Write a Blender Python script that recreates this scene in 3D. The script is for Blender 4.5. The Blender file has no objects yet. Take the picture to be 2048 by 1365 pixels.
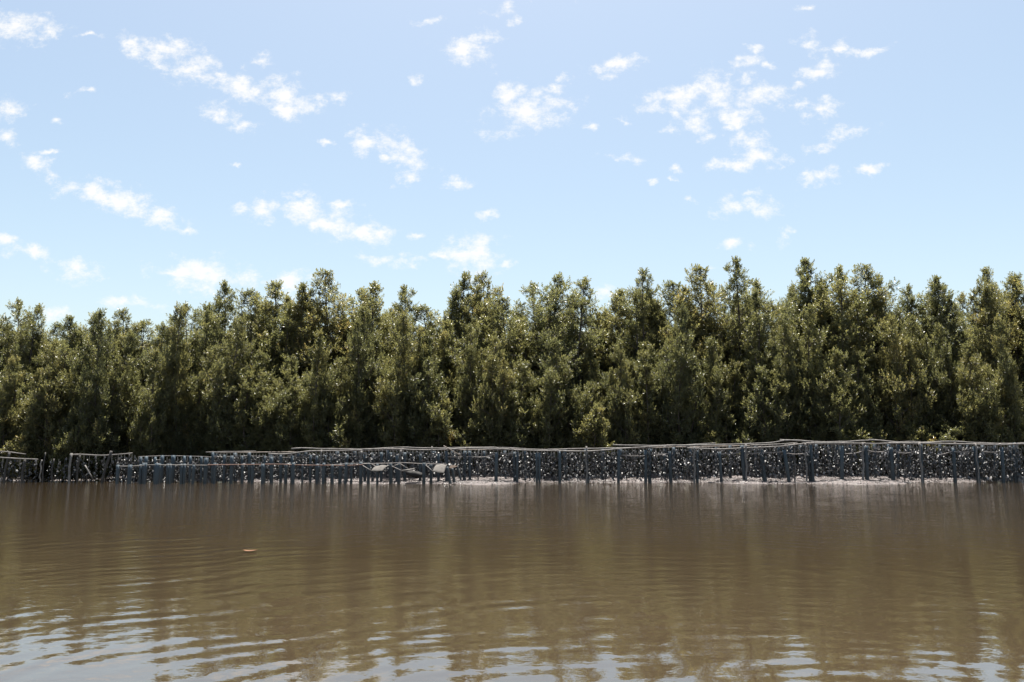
import bpy, math, random
import numpy as np

# ------------------------------------------------------------------ camera, sky, sun, exposure
S = bpy.context.scene
COL = S.collection
PW, PH, FPX = 2048.0, 1365.0, 1593.0
CAM = (0.0, 0.0, 1.3)
PITCH = math.atan((895.0 - PH / 2) / FPX)
cd = bpy.data.cameras.new('camera')
cd.sensor_width = 36.0; cd.lens = 36.0 * FPX / PW
cd.clip_start = 0.05; cd.clip_end = 5000.0
cam = bpy.data.objects.new('camera', cd); COL.objects.link(cam)
cam.location = CAM; cam.rotation_euler = (math.pi / 2 + PITCH, 0, 0)
S.camera = cam

SUN_EL, SUN_AZ = math.radians(77), math.radians(4)     # azimuth from +Y towards +X
SKY_STRENGTH = 0.078
EXPOSURE = 1.45
CLOUD = 5.0
CL_MIN, CL_MAX = -.45, 1.15

def ray(px, py):
    x = (px - PW / 2) / FPX; y = (PH / 2 - py) / FPX
    c, s = math.cos(PITCH), math.sin(PITCH)
    return (x, c - y * s, s + y * c)

def at(px, py, Y):
    d = ray(px, py); k = Y / d[1]
    return (d[0] * k, Y, CAM[2] + d[2] * k)

CLOUDS = [  # cx, cy, half width, half height, tilt (deg, + falls to the right), strength
    (35,50,62,26,8,1),(100,72,30,8,12,.5),(180,72,30,6,8,.35),(265,95,30,14,35,.9),(325,103,52,20,8,1),(315,128,28,8,30,.8),(390,135,42,26,20,1),
    (440,148,22,10,10,.5),(475,172,32,18,22,1),(510,188,30,18,25,1),(565,185,40,24,18,1),(600,205,36,16,12,1),(580,220,40,13,0,.9),
    (440,220,30,15,0,1),(525,120,16,16,-20,.8),(678,197,17,11,-12,.8),(485,258,28,9,0,.7),(168,186,30,7,-6,.6),(20,222,34,15,10,1),
    (10,270,22,14,25,.8),(112,243,9,6,0,.6),(70,333,26,14,25,.9),(95,350,22,8,25,.7),(95,302,20,5,0,.45),(185,385,48,20,8,1),(250,400,60,22,18,1),
    (325,433,36,18,18,1),(375,457,20,8,8,.8),(10,478,26,11,10,.6),(55,505,38,14,16,.7),(155,540,48,17,6,.85),(420,552,85,23,2,1),(345,548,40,8,5,.5),
    (575,568,38,20,-5,1),(260,610,62,10,3,.6),(110,628,28,18,0,.6),(485,423,14,13,0,.8),(525,420,30,18,-5,1),(597,395,28,12,-10,.85),
    (612,425,46,20,8,1),(675,413,18,9,0,.7),(660,448,60,25,12,1),(730,465,48,16,8,1),(830,472,25,7,5,.4),(730,280,26,16,32,1),(785,295,40,20,15,1),
    (825,330,32,14,8,1),(812,352,20,12,0,.9),(762,320,14,6,20,.7),(650,287,18,5,0,.7),(912,372,24,10,5,.8),(975,426,15,9,-10,.7),
    (757,519,30,10,6,.6),(820,528,30,10,-4,.8),(950,512,48,30,0,1),(905,485,14,16,-40,.45),(885,514,17,8,0,.7),(1010,525,20,8,0,.5),
    (935,108,46,18,14,1),(962,76,28,14,-5,.9),(1028,6,42,16,-10,.9),(1027,48,20,8,-15,.7),(1060,222,66,30,-18,1),(1018,188,24,18,10,.9),
    (1105,180,24,14,-25,.85),(1120,155,15,7,0,.6),(1245,130,36,13,-14,.9),(1190,140,24,8,0,.6),(1185,252,13,8,0,.7),(1250,245,14,7,0,.6),
    (1150,7,12,8,0,.5),(1250,316,40,8,6,.6),(1310,203,34,14,-12,.9),(1380,190,55,18,-12,1),(1430,178,34,26,-8,1),(1495,122,30,10,-15,.8),
    (1508,93,16,8,0,.7),(1495,157,18,12,-20,.8),(1540,130,16,7,-5,.6),(1470,145,22,9,-15,.5),(1525,193,44,16,-6,1),(1475,228,36,22,-18,1),
    (1455,260,14,10,-30,.8),(1390,240,30,18,-10,.9),(1350,262,24,9,-8,.7),(1412,276,16,10,-20,.55),(1350,220,18,8,0,.6),(1490,283,38,15,6,1),
    (1520,308,26,16,15,1),(1485,325,32,11,-4,.9),(1435,330,26,9,-8,.7),(1575,313,22,8,-5,.8),(1355,340,16,6,-10,.5),(1310,366,12,5,0,.4),
    (1342,364,14,5,0,.4),(1650,120,40,18,-28,.8),(1680,105,18,14,0,.9),(1630,145,36,16,-20,.7),(1600,172,14,9,-40,.5),(1615,84,24,13,0,.5),
    (1618,10,24,8,-12,.8),(1735,102,44,9,-14,.6),(1645,218,38,14,-18,.75),(1595,210,20,9,-25,.45),(1700,262,48,10,-12,.65),(1640,294,30,10,-5,.55),
    (1740,337,36,9,-12,.55),(1635,350,38,13,-12,.7),(1495,412,56,18,-3,.75),(1500,385,34,7,0,.35),(1382,403,18,6,0,.5),(1470,488,24,10,0,.8),
    (1572,471,22,12,-15,.6),(1420,538,16,6,0,.5),(1210,590,30,14,0,.6),(850,42,30,8,-10,.3),(830,162,12,8,-20,.5),(470,328,8,5,0,.5)]

W = bpy.data.worlds.new('World'); S.world = W; W.use_nodes = True
def build_world():
    nt = W.node_tree; N = nt.nodes; L = nt.links; N.clear()
    def math_(op, a=None, b=None, clamp=False):
        n = N.new('ShaderNodeMath'); n.operation = op; n.use_clamp = clamp
        for i, v in enumerate((a, b)):
            if v is None: continue
            if isinstance(v, (int, float)): n.inputs[i].default_value = v
            else: L.new(v, n.inputs[i])
        return n.outputs[0]
    sky = N.new('ShaderNodeTexSky'); sky.sky_type = 'NISHITA'; sky.sun_disc = False
    sky.sun_elevation = SUN_EL; sky.sun_rotation = SUN_AZ
    sky.altitude = 0; sky.air_density = 1.0; sky.dust_density = 2.4; sky.ozone_density = 1.0
    wb = N.new('ShaderNodeMix'); wb.data_type = 'RGBA'; wb.blend_type = 'MULTIPLY'; wb.inputs['Factor'].default_value = 1
    L.new(sky.outputs[0], wb.inputs['A']); wb.inputs['B'].default_value = (1.06, 1.03, .90, 1); skyc = wb.outputs['Result']   # white balance of the picture
    tc = N.new('ShaderNodeTexCoord')
    sep = N.new('ShaderNodeSeparateXYZ'); L.new(tc.outputs['Generated'], sep.inputs[0])
    ay = math_('MAXIMUM', sep.outputs[1], 0.02)
    u = math_('DIVIDE', sep.outputs[0], ay); v = math_('DIVIDE', sep.outputs[2], ay)
    comb = N.new('ShaderNodeCombineXYZ'); L.new(u, comb.inputs[0]); L.new(v, comb.inputs[1])
    uv = comb.outputs[0]
    # fractal detail of the clouds: warp the layout and eat into the edges
    def noise(vec, scale, detail, rough, sx=1.0):
        m = N.new('ShaderNodeMapping'); m.inputs['Scale'].default_value = (sx, 1, 1); L.new(vec, m.inputs[0])
        n = N.new('ShaderNodeTexNoise'); n.inputs['Scale'].default_value = scale
        n.inputs['Detail'].default_value = detail; n.inputs['Roughness'].default_value = rough
        L.new(m.outputs[0], n.inputs['Vector']); return n
    wn = noise(uv, 26, 4, .6)
    w1 = N.new('ShaderNodeVectorMath'); w1.operation = 'SUBTRACT'; L.new(wn.outputs['Color'], w1.inputs[0]); w1.inputs[1].default_value = (.5, .5, .5)
    w2 = N.new('ShaderNodeVectorMath'); w2.operation = 'SCALE'; L.new(w1.outputs[0], w2.inputs[0]); w2.inputs['Scale'].default_value = .036
    w3 = N.new('ShaderNodeVectorMath'); w3.operation = 'ADD'; L.new(uv, w3.inputs[0]); L.new(w2.outputs[0], w3.inputs[1])
    wu = N.new('ShaderNodeVectorMath'); wu.operation = 'MULTIPLY'; L.new(w3.outputs[0], wu.inputs[0]); wu.inputs[1].default_value = (1, 1, 0)
    wsep = N.new('ShaderNodeSeparateXYZ'); L.new(wu.outputs[0], wsep.inputs[0])
    fine = noise(uv, 46, 10, .70, .75)
    fine_d = math_('MULTIPLY', math_('SUBTRACT', fine.outputs['Fac'], .54), 4.6)
    # how far a direction is from the charted window of the sky (azimuth +-38 deg, up to 33 deg high)
    inside_u = math_('SUBTRACT', .80, math_('ABSOLUTE', u)); inside_v = math_('SUBTRACT', .66, v)
    fwd = math_('MULTIPLY', sep.outputs[1], 10.0)
    win = math_('MINIMUM', math_('MINIMUM', inside_u, inside_v), fwd)
    inn = math_('MULTIPLY', win, 12.0, clamp=True)
    def cloud_sky(field):
        dens = math_('ADD', field, fine_d)
        mr = N.new('ShaderNodeMapRange'); mr.interpolation_type = 'SMOOTHSTEP'
        L.new(dens, mr.inputs['Value']); mr.inputs['From Min'].default_value = CL_MIN; mr.inputs['From Max'].default_value = CL_MAX
        keep = math_('MULTIPLY', math_('ADD', field, .75), 4.0, clamp=True)
        fac = math_('MULTIPLY', math_('MULTIPLY', mr.outputs[0], keep), .97)
        mix = N.new('ShaderNodeMix'); mix.data_type = 'RGBA'
        L.new(fac, mix.inputs['Factor']); L.new(skyc, mix.inputs['A'])
        mix.inputs['B'].default_value = (CLOUD, CLOUD * .99, CLOUD * .97, 1)
        bg = N.new('ShaderNodeBackground'); bg.inputs['Strength'].default_value = SKY_STRENGTH
        L.new(mix.outputs['Result'], bg.inputs['Color']); return bg.outputs[0]
    # all round: scattered cloudlets, by noise on a cloud layer
    dz = math_('MAXIMUM', sep.outputs[2], 0.04)
    pc = N.new('ShaderNodeCombineXYZ'); L.new(math_('DIVIDE', sep.outputs[0], dz), pc.inputs[0]); L.new(math_('DIVIDE', sep.outputs[1], dz), pc.inputs[1])
    gn = noise(pc.outputs[0], 1.7, 5, .55)
    g = math_('MULTIPLY', math_('SUBTRACT', gn.outputs['Fac'], .60), 5.0)
    shader = cloud_sky(math_('SUBTRACT', g, math_('MULTIPLY', inn, 3.0)))
    # charted clouds, in vertical strips of sky so that only one strip's list is evaluated per ray
    lim = [-.86, -.42, -.20, .06, .25, .40, .86]
    for i0, i1 in zip(lim[:-1], lim[1:]):
        acc = None
        for cx, cy, rx, ry, rot, st in CLOUDS:
            d = ray(cx, cy); e = .5
            d2 = ray(cx + e, cy); d3 = ray(cx, cy - e)
            U, V = d[0] / d[1], d[2] / d[1]
            su = (d2[0] / d2[1] - U) / e; sv = (d3[2] / d3[1] - V) / e
            reach = 2.1 * max(rx, ry) * su + .02
            if U + reach < i0 or U - reach > i1: continue
            m = N.new('ShaderNodeMapping'); m.vector_type = 'TEXTURE'
            m.inputs['Location'].default_value = (U, V, 0)
            m.inputs['Rotation'].default_value = (0, 0, -math.radians(rot))
            m.inputs['Scale'].default_value = (rx * su * 1.25, ry * sv * 1.35, 1e6)
            if acc is None: L.new(wu.outputs[0], m.inputs[0])
            else:                                   # chained one after the other (keeps the shader stack small)
                cc = N.new('ShaderNodeCombineXYZ'); L.new(wsep.outputs[0], cc.inputs[0]); L.new(wsep.outputs[1], cc.inputs[1]); L.new(acc, cc.inputs[2]); L.new(cc.outputs[0], m.inputs[0])
            ln = N.new('ShaderNodeVectorMath'); ln.operation = 'LENGTH'; L.new(m.outputs[0], ln.inputs[0])
            b = math_('SUBTRACT', st * .5 + .5, ln.outputs['Value'])
            acc = b if acc is None else math_('MAXIMUM', acc, b)
        here = math_('MULTIPLY', math_('MULTIPLY', math_('GREATER_THAN', u, i0), math_('LESS_THAN', u, i1)), math_('GREATER_THAN', win, 0.0))
        ms = N.new('ShaderNodeMixShader'); L.new(here, ms.inputs[0]); L.new(shader, ms.inputs[1])
        L.new(cloud_sky(math_('SUBTRACT', acc, math_('MULTIPLY', math_('SUBTRACT', 1.0, inn), 3.0))), ms.inputs[2])
        shader = ms.outputs[0]
    out = N.new('ShaderNodeOutputWorld'); L.new(shader, out.inputs['Surface'])
build_world()
W.cycles.sampling_method = 'NONE'

sl = bpy.data.lights.new('sun', 'SUN'); sl.energy = 5.0; sl.angle = math.radians(.53); sl.color = (1, .95, .87)
sun = bpy.data.objects.new('sun', sl); COL.objects.link(sun)
sun.rotation_euler = (-(math.pi / 2 - SUN_EL), 0, -SUN_AZ)   # light comes from +Y, high up
sun.location = (0, 60, 100)

S.view_settings.view_transform = 'Standard'; S.view_settings.look = 'None'
S.view_settings.exposure = EXPOSURE; S.view_settings.gamma = 1.0; S.view_settings.use_curve_mapping = False
S.render.engine = 'CYCLES'
S.cycles.max_bounces = 6; S.cycles.diffuse_bounces = 4; S.cycles.glossy_bounces = 4; S.cycles.transmission_bounces = 4
S.cycles.use_denoising = True
S.cycles.sample_clamp_indirect = 3.0

# ------------------------------------------------------------------ helpers
rng = np.random.default_rng(7); random.seed(7)

def mesh(name, verts, faces, mats=None, smooth=False, attr=None):
    me = bpy.data.meshes.new(name)
    me.from_pydata([tuple(v) for v in verts], [], [tuple(f) for f in faces])
    if mats: me.materials.append(mats)
    if smooth: me.polygons.foreach_set('use_smooth', [True] * len(me.polygons))
    if attr is not None:
        a = me.attributes.new('tint', 'FLOAT', 'POINT'); a.data.foreach_set('value', np.asarray(attr, np.float32))
    me.update(); return me

def tri_mesh(name, V, T, mat, attr=None, smooth=False):
    """large triangle mesh from arrays"""
    V = np.asarray(V, np.float32); T = np.asarray(T, np.int32)
    me = bpy.data.meshes.new(name)
    me.vertices.add(len(V)); me.vertices.foreach_set('co', V.ravel())
    me.loops.add(len(T) * 3); me.loops.foreach_set('vertex_index', T.ravel())
    me.polygons.add(len(T)); me.polygons.foreach_set('loop_start', np.arange(0, len(T) * 3, 3, dtype=np.int32))
    me.polygons.foreach_set('loop_total', np.full(len(T), 3, np.int32))
    if smooth: me.polygons.foreach_set('use_smooth', np.ones(len(T), bool))
    me.materials.append(mat)
    if attr is not None:
        a = me.attributes.new('tint', 'FLOAT', 'POINT'); a.data.foreach_set('value', np.asarray(attr, np.float32))
    me.update(calc_edges=True); me.validate(); return me

def obj(name, me, parent=None, loc=None, label=None, cat=None, group=None, kind=None):
    o = bpy.data.objects.new(name, me); COL.objects.link(o)
    if parent: o.parent = parent
    if loc is not None: o.location = loc
    if label: o['label'] = label
    if cat: o['category'] = cat
    if group: o['group'] = group
    if kind: o['kind'] = kind
    return o

class MB:
    def __init__(s): s.v = []; s.f = []
    def tube(s, pts, rad, n=8, cap=True, wob=0.0):
        pts = [np.array(p, float) for p in pts]; base = len(s.v); m = len(pts)
        ref = np.array((0.31, .9, .17))
        for i, p in enumerate(pts):
            t = pts[min(i + 1, m - 1)] - pts[max(i - 1, 0)]; t /= (np.linalg.norm(t) + 1e-9)
            a = np.cross(t, ref); a /= np.linalg.norm(a) + 1e-9; b = np.cross(t, a)
            r = rad[i] if hasattr(rad, '__len__') else rad
            for k in range(n):
                th = 2 * math.pi * k / n; rr = r * (1 + (random.uniform(-wob, wob) if wob else 0))
                s.v.append(p + a * math.cos(th) * rr + b * math.sin(th) * rr)
        for i in range(m - 1):
            for k in range(n):
                k2 = (k + 1) % n
                s.f.append((base + i * n + k, base + i * n + k2, base + (i + 1) * n + k2, base + (i + 1) * n + k))
        if cap:
            s.f.append(tuple(base + k for k in range(n))[::-1]); s.f.append(tuple(base + (m - 1) * n + k for k in range(n)))
        return s
    def mesh(s, name, mat, smooth=True): return mesh(name, s.v, s.f, mat, smooth)

# ------------------------------------------------------------------ materials
def material(name):
    m = bpy.data.materials.new(name); m.use_nodes = True; nt = m.node_tree; nt.nodes.clear()
    out = nt.nodes.new('ShaderNodeOutputMaterial'); return m, nt, nt.nodes, nt.links, out
def principled(N, rough=.6, spec=.5, ior=1.45):
    p = N.new('ShaderNodeBsdfPrincipled'); p.inputs['Roughness'].default_value = rough
    p.inputs['Specular IOR Level'].default_value = spec; p.inputs['IOR'].default_value = ior; return p
def ramp(N, stops):
    r = N.new('ShaderNodeValToRGB'); e = r.color_ramp.elements
    while len(e) < len(stops): e.new(.5)
    for el, (p, c) in zip(e, stops): el.position = p; el.color = (*c, 1)
    return r
def noise_n(N, L, vec, scale, detail=4, rough=.5, mscale=None):
    n = N.new('ShaderNodeTexNoise'); n.inputs['Scale'].default_value = scale
    n.inputs['Detail'].default_value = detail; n.inputs['Roughness'].default_value = rough
    if mscale:
        m = N.new('ShaderNodeMapping'); m.inputs['Scale'].default_value = mscale; L.new(vec, m.inputs[0]); vec = m.outputs[0]
    L.new(vec, n.inputs['Vector']); return n

def leaf_material():
    m, nt, N, L, out = material('mangrove_leaf')
    a = N.new('ShaderNodeAttribute'); a.attribute_name = 'tint'
    oi = N.new('ShaderNodeObjectInfo')
    ad = N.new('ShaderNodeMath'); ad.operation = 'MULTIPLY_ADD'; L.new(oi.outputs['Random'], ad.inputs[0]); ad.inputs[1].default_value = .36
    L.new(a.outputs['Fac'], ad.inputs[2])
    r = ramp(N, [(0.0, (.060, .070, .050)), (.35, (.091, .098, .060)), (.65, (.119, .120, .069)), (.90, (.143, .136, .074)), (1.0, (.19, .15, .08))])
    L.new(ad.outputs[0], r.inputs[0])
    p = principled(N, .27, .6); L.new(r.outputs[0], p.inputs['Base Color'])
    t = N.new('ShaderNodeBsdfTranslucent')
    g = N.new('ShaderNodeMix'); g.data_type = 'RGBA'; g.blend_type = 'MULTIPLY'; g.inputs['Factor'].default_value = 1
    L.new(r.outputs[0], g.inputs['A']); g.inputs['B'].default_value = (2.05, 1.95, 1.15, 1); L.new(g.outputs['Result'], t.inputs[0])
    ms = N.new('ShaderNodeMixShader'); ms.inputs[0].default_value = .55
    L.new(p.outputs[0], ms.inputs[1]); L.new(t.outputs[0], ms.inputs[2]); L.new(ms.outputs[0], out.inputs[0]); return m

def bark_material():
    m, nt, N, L, out = material('mangrove_bark')
    tc = N.new('ShaderNodeTexCoord'); n = noise_n(N, L, tc.outputs['Object'], 9, 6, .6, (1, 1, .25))
    r = ramp(N, [(.3, (.035, .027, .022)), (.7, (.12, .10, .085))]); L.new(n.outputs['Fac'], r.inputs[0])
    p = principled(N, .85, .3); L.new(r.outputs[0], p.inputs['Base Color']); L.new(p.outputs[0], out.inputs[0])
    b = N.new('ShaderNodeBump'); b.inputs['Strength'].default_value = .5; b.inputs['Distance'].default_value = .02
    L.new(n.outputs['Fac'], b.inputs['Height']); L.new(b.outputs[0], p.inputs['Normal']); return m

def pipe_material():
    m, nt, N, L, out = material('blue_pipe')
    tc = N.new('ShaderNodeTexCoord'); sp = N.new('ShaderNodeSeparateXYZ'); L.new(tc.outputs['Object'], sp.inputs[0])
    oi = N.new('ShaderNodeObjectInfo')
    n = noise_n(N, L, tc.outputs['Object'], 7, 5, .6, (1, 1, .35))
    # tide-mark mud: object origin is at the foot, mud film thins out upwards with a ragged edge
    h = N.new('ShaderNodeMath'); h.operation = 'MULTIPLY_ADD'; L.new(n.outputs['Fac'], h.inputs[0]); h.inputs[1].default_value = -.9; L.new(sp.outputs[2], h.inputs[2])
    mr = N.new('ShaderNodeMapRange'); L.new(h.outputs[0], mr.inputs['Value']); mr.inputs['From Min'].default_value = .05; mr.inputs['From Max'].default_value = 1.15
    mr.inputs['To Min'].default_value = .85; mr.inputs['To Max'].default_value = .08
    c1 = ramp(N, [(0, (.026, .046, .066)), (1, (.044, .070, .094))]); L.new(oi.outputs['Random'], c1.inputs[0])
    c2 = ramp(N, [(.3, (.034, .039, .041)), (.7, (.075, .078, .076))]); L.new(n.outputs['Fac'], c2.inputs[0])
    mx = N.new('ShaderNodeMix'); mx.data_type = 'RGBA'; L.new(mr.outputs[0], mx.inputs['Factor']); L.new(c1.outputs[0], mx.inputs['A']); L.new(c2.outputs[0], mx.inputs['B'])
    p = principled(N, .55, .4); L.new(mx.outputs['Result'], p.inputs['Base Color']); L.new(p.outputs[0], out.inputs[0]); return m

def wood_material(name, lo, hi):
    m, nt, N, L, out = material(name)
    tc = N.new('ShaderNodeTexCoord'); n = noise_n(N, L, tc.outputs['Object'], 6, 6, .65)
    r = ramp(N, [(.3, lo), (.7, hi)]); L.new(n.outputs['Fac'], r.inputs[0])
    p = principled(N, .7, .4); L.new(r.outputs[0], p.inputs['Base Color']); L.new(p.outputs[0], out.inputs[0])
    b = N.new('ShaderNodeBump'); b.inputs['Strength'].default_value = .3; b.inputs['Distance'].default_value = .01
    L.new(n.outputs['Fac'], b.inputs['Height']); L.new(b.outputs[0], p.inputs['Normal']); return m

def shell_material():
    m, nt, N, L, out = material('oyster_shell')
    a = N.new('ShaderNodeAttribute'); a.attribute_name = 'tint'
    r = ramp(N, [(0, (.022, .024, .028)), (.55, (.05, .052, .055)), (.76, (.085, .083, .086)), (1, (.25, .238, .240))]); L.new(a.outputs['Fac'], r.inputs[0])
    p = principled(N, .42, .5); L.new(r.outputs[0], p.inputs['Base Color']); L.new(p.outputs[0], out.inputs[0]); return m

def mud_material():
    m, nt, N, L, out = material('wet_mud')
    tc = N.new('ShaderNodeTexCoord'); n1 = noise_n(N, L, tc.outputs['Object'], .8, 6, .6); n2 = noise_n(N, L, tc.outputs['Object'], 9, 6, .65, (.6, 1, 1))
    r = ramp(N, [(.35, (.080, .069, .068)), (.65, (.185, .160, .156))]); L.new(n1.outputs['Fac'], r.inputs[0])
    p = principled(N, .30, .6); L.new(r.outputs[0], p.inputs['Base Color']); L.new(p.outputs[0], out.inputs[0])
    b = N.new('ShaderNodeBump'); b.inputs['Strength'].default_value = 1.0; b.inputs['Distance'].default_value = .09
    L.new(n2.outputs['Fac'], b.inputs['Height']); L.new(b.outputs[0], p.inputs['Normal']); return m

def water_material():
    m, nt, N, L, out = material('muddy_water')
    g = N.new('ShaderNodeNewGeometry'); P = g.outputs['Position']
    def mth(op, a, b=None, c=None):
        n = N.new('ShaderNodeMath'); n.operation = op
        for i, v in enumerate((a, b, c)):
            if v is None: continue
            if isinstance(v, (int, float)): n.inputs[i].default_value = v
            else: L.new(v, n.inputs[i])
        return n.outputs[0]
    fine = noise_n(N, L, P, 3.2, 3, .5, (.55, 1.6, 1)); tiny = noise_n(N, L, P, 12, 2, .5, (.9, 1.2, 1))
    silt = noise_n(N, L, P, .22, 4, .55)
    cr = ramp(N, [(.3, (.043, .0313, .0188)), (.7, (.050, .0365, .0222))]); L.new(silt.outputs['Fac'], cr.inputs[0])
    p = principled(N, .02, .5, 1.4); p.inputs['Coat Weight'].default_value = .5; p.inputs['Coat IOR'].default_value = 1.6; p.inputs['Coat Roughness'].default_value = .015; L.new(cr.outputs[0], p.inputs['Base Color'])
    sp = N.new('ShaderNodeSeparateXYZ'); L.new(P, sp.inputs[0])
    fr_ = N.new('ShaderNodeMapRange'); L.new(sp.outputs[1], fr_.inputs['Value']); fr_.inputs['From Min'].default_value = 4; fr_.inputs['From Max'].default_value = 18   # the wind reaches only the open middle of the river
    wind = fr_.outputs[0]
    h = mth('ADD', mth('MULTIPLY', fine.outputs['Fac'], mth('MULTIPLY_ADD', wind, .0070, .0006)), mth('MULTIPLY', tiny.outputs['Fac'], mth('MULTIPLY_ADD', wind, .0052, .0003)))
    ds = N.new('ShaderNodeVectorMath'); ds.operation = 'DISTANCE'; ds.inputs[1].default_value = (2.0, 1.4, 0)
    wq = noise_n(N, L, P, .5, 2, .5); wv = N.new('ShaderNodeVectorMath'); wv.operation = 'ADD'; L.new(P, wv.inputs[0]); L.new(wq.outputs['Color'], wv.inputs[1]); L.new(wv.outputs[0], ds.inputs[0])
    rg = mth('SINE', mth('MULTIPLY', ds.outputs['Value'], 6.283 / .25)); gate = noise_n(N, L, P, .7, 2, .5)
    h = mth('ADD', h, mth('MULTIPLY', rg, mth('MULTIPLY', gate.outputs['Fac'], .00055)))
    b = N.new('ShaderNodeBump'); b.inputs['Strength'].default_value = 1.0; b.inputs['Distance'].default_value = 1.0
    L.new(h, b.inputs['Height']); L.new(b.outputs[0], p.inputs['Normal']); L.new(b.outputs[0], p.inputs['Coat Normal'])
    L.new(p.outputs[0], out.inputs[0]); return m

def plain(name, c, rough=.6, spec=.4):
    m, nt, N, L, out = material(name); tc = N.new('ShaderNodeTexCoord'); n = noise_n(N, L, tc.outputs['Object'], 12, 5, .6)
    r = ramp(N, [(.25, tuple(x * .7 for x in c)), (.75, tuple(min(1, x * 1.2) for x in c))]); L.new(n.outputs['Fac'], r.inputs[0])
    p = principled(N, rough, spec); L.new(r.outputs[0], p.inputs['Base Color']); L.new(p.outputs[0], out.inputs[0]); return m

M_LEAF = leaf_material(); M_BARK = bark_material(); M_PIPE = pipe_material()
M_BAMBOO = wood_material('weathered_bamboo', (.07, .065, .062), (.215, .20, .19))
M_STICK = wood_material('brown_stick', (.10, .08, .065), (.26, .22, .19))
M_DARK = wood_material('dark_stick', (.022, .020, .020), (.07, .064, .06))  # darker wood tone for most poles at the left
M_SHELL = shell_material(); M_MUD = mud_material(); M_WATER = water_material()
M_ROPE = plain('pale_rope', (.22, .20, .19), .8); M_CORD = plain('dark_cord', (.05, .05, .05), .8)
M_RED = plain('reddish_pole', (.13, .075, .058), .7)
M_MAT = plain('grey_matting', (.12, .112, .104), .85, .2); M_SACK = plain('muddy_sack', (.022, .021, .021), .8)
M_ORANGE = plain('orange_leaf', (.15, .065, .022), .5)

# ------------------------------------------------------------------ ground and water
def fbm(x, y, s, seed, octv=4):
    r = np.random.default_rng(seed); z = np.zeros_like(x); amp = 1.0; f = 1.0 / s
    for o in range(octv):
        for k in range(3):
            a = r.uniform(0, 6.283); ph = r.uniform(0, 6.283)
            z += amp * np.sin((x * math.cos(a) + y * math.sin(a)) * f * 6.283 + ph + 1.3 * np.sin((x * math.sin(a * 1.7) + y * math.cos(a * 2.3)) * f * 3.1))
        amp *= .5; f *= 2.07
    return z / 4.0

EDGE_PX = np.array([-800, 0, 150, 420, 520, 660, 720, 900, 960, 1010, 1060, 1160, 1300, 1420, 1480, 1530, 1600, 1650, 1700, 1780, 1850, 1930, 2048, 2900], float)
EDGE_PY = np.array([957, 957, 957, 961, 963.5, 964, 966, 966, 968, 967, 963, 963.5, 964, 964, 967, 966, 965, 967, 968, 967, 963, 964, 961, 961], float)
def edge_y(x):
    px = x / 29.2 * FPX + 1024
    py = np.interp(px, EDGE_PX, EDGE_PY)
    return 1.3 * FPX / (py - 895.0)
def mud_z(x, y):
    x = np.asarray(x, float); y = np.asarray(y, float)
    d = y - edge_y(x)
    z = np.where(d < 0, d * .12, .34 * (1 - np.exp(-np.maximum(d, 0) / 3.6)))
    lump = fbm(x, y, 1.7, 3) * .035 + fbm(x, y, .5, 5, 3) * .016
    return z + lump * np.clip((d + .3) * 1.4, .12, 1)

def mud_ground():
    xs = np.concatenate([np.linspace(-1500, -60, 20)[:-1], np.linspace(-60, -26, 35)[:-1], np.arange(-26, 26, .12), np.linspace(26, 60, 35), np.linspace(60, 1500, 20)[1:]])
    ys = np.concatenate([np.arange(26.5, 32.6, .09), np.linspace(32.7, 60, 60), np.linspace(60, 1800, 24)[1:]])
    X, Y = np.meshgrid(xs, ys); Z = mud_z(X, Y)
    far = np.clip((Y - 50) / 30, 0, 1) + np.clip((np.abs(X) - 50) / 20, 0, 1); Z = np.where(far > 0, Z * (1 - np.clip(far, 0, 1)) + .35 * np.clip(far, 0, 1) * (Y > 32), Z)
    nx, ny = len(xs), len(ys); idx = np.arange(nx * ny).reshape(ny, nx)
    a, b, c, d = idx[:-1, :-1].ravel(), idx[:-1, 1:].ravel(), idx[1:, 1:].ravel(), idx[1:, :-1].ravel()
    T = np.concatenate([np.stack([a, b, c], 1), np.stack([a, c, d], 1)])
    obj('mud_bank', tri_mesh('mud_bank', np.stack([X.ravel(), Y.ravel(), Z.ravel()], 1), T, M_MUD, smooth=True), kind='structure')
mud_ground()

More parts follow.
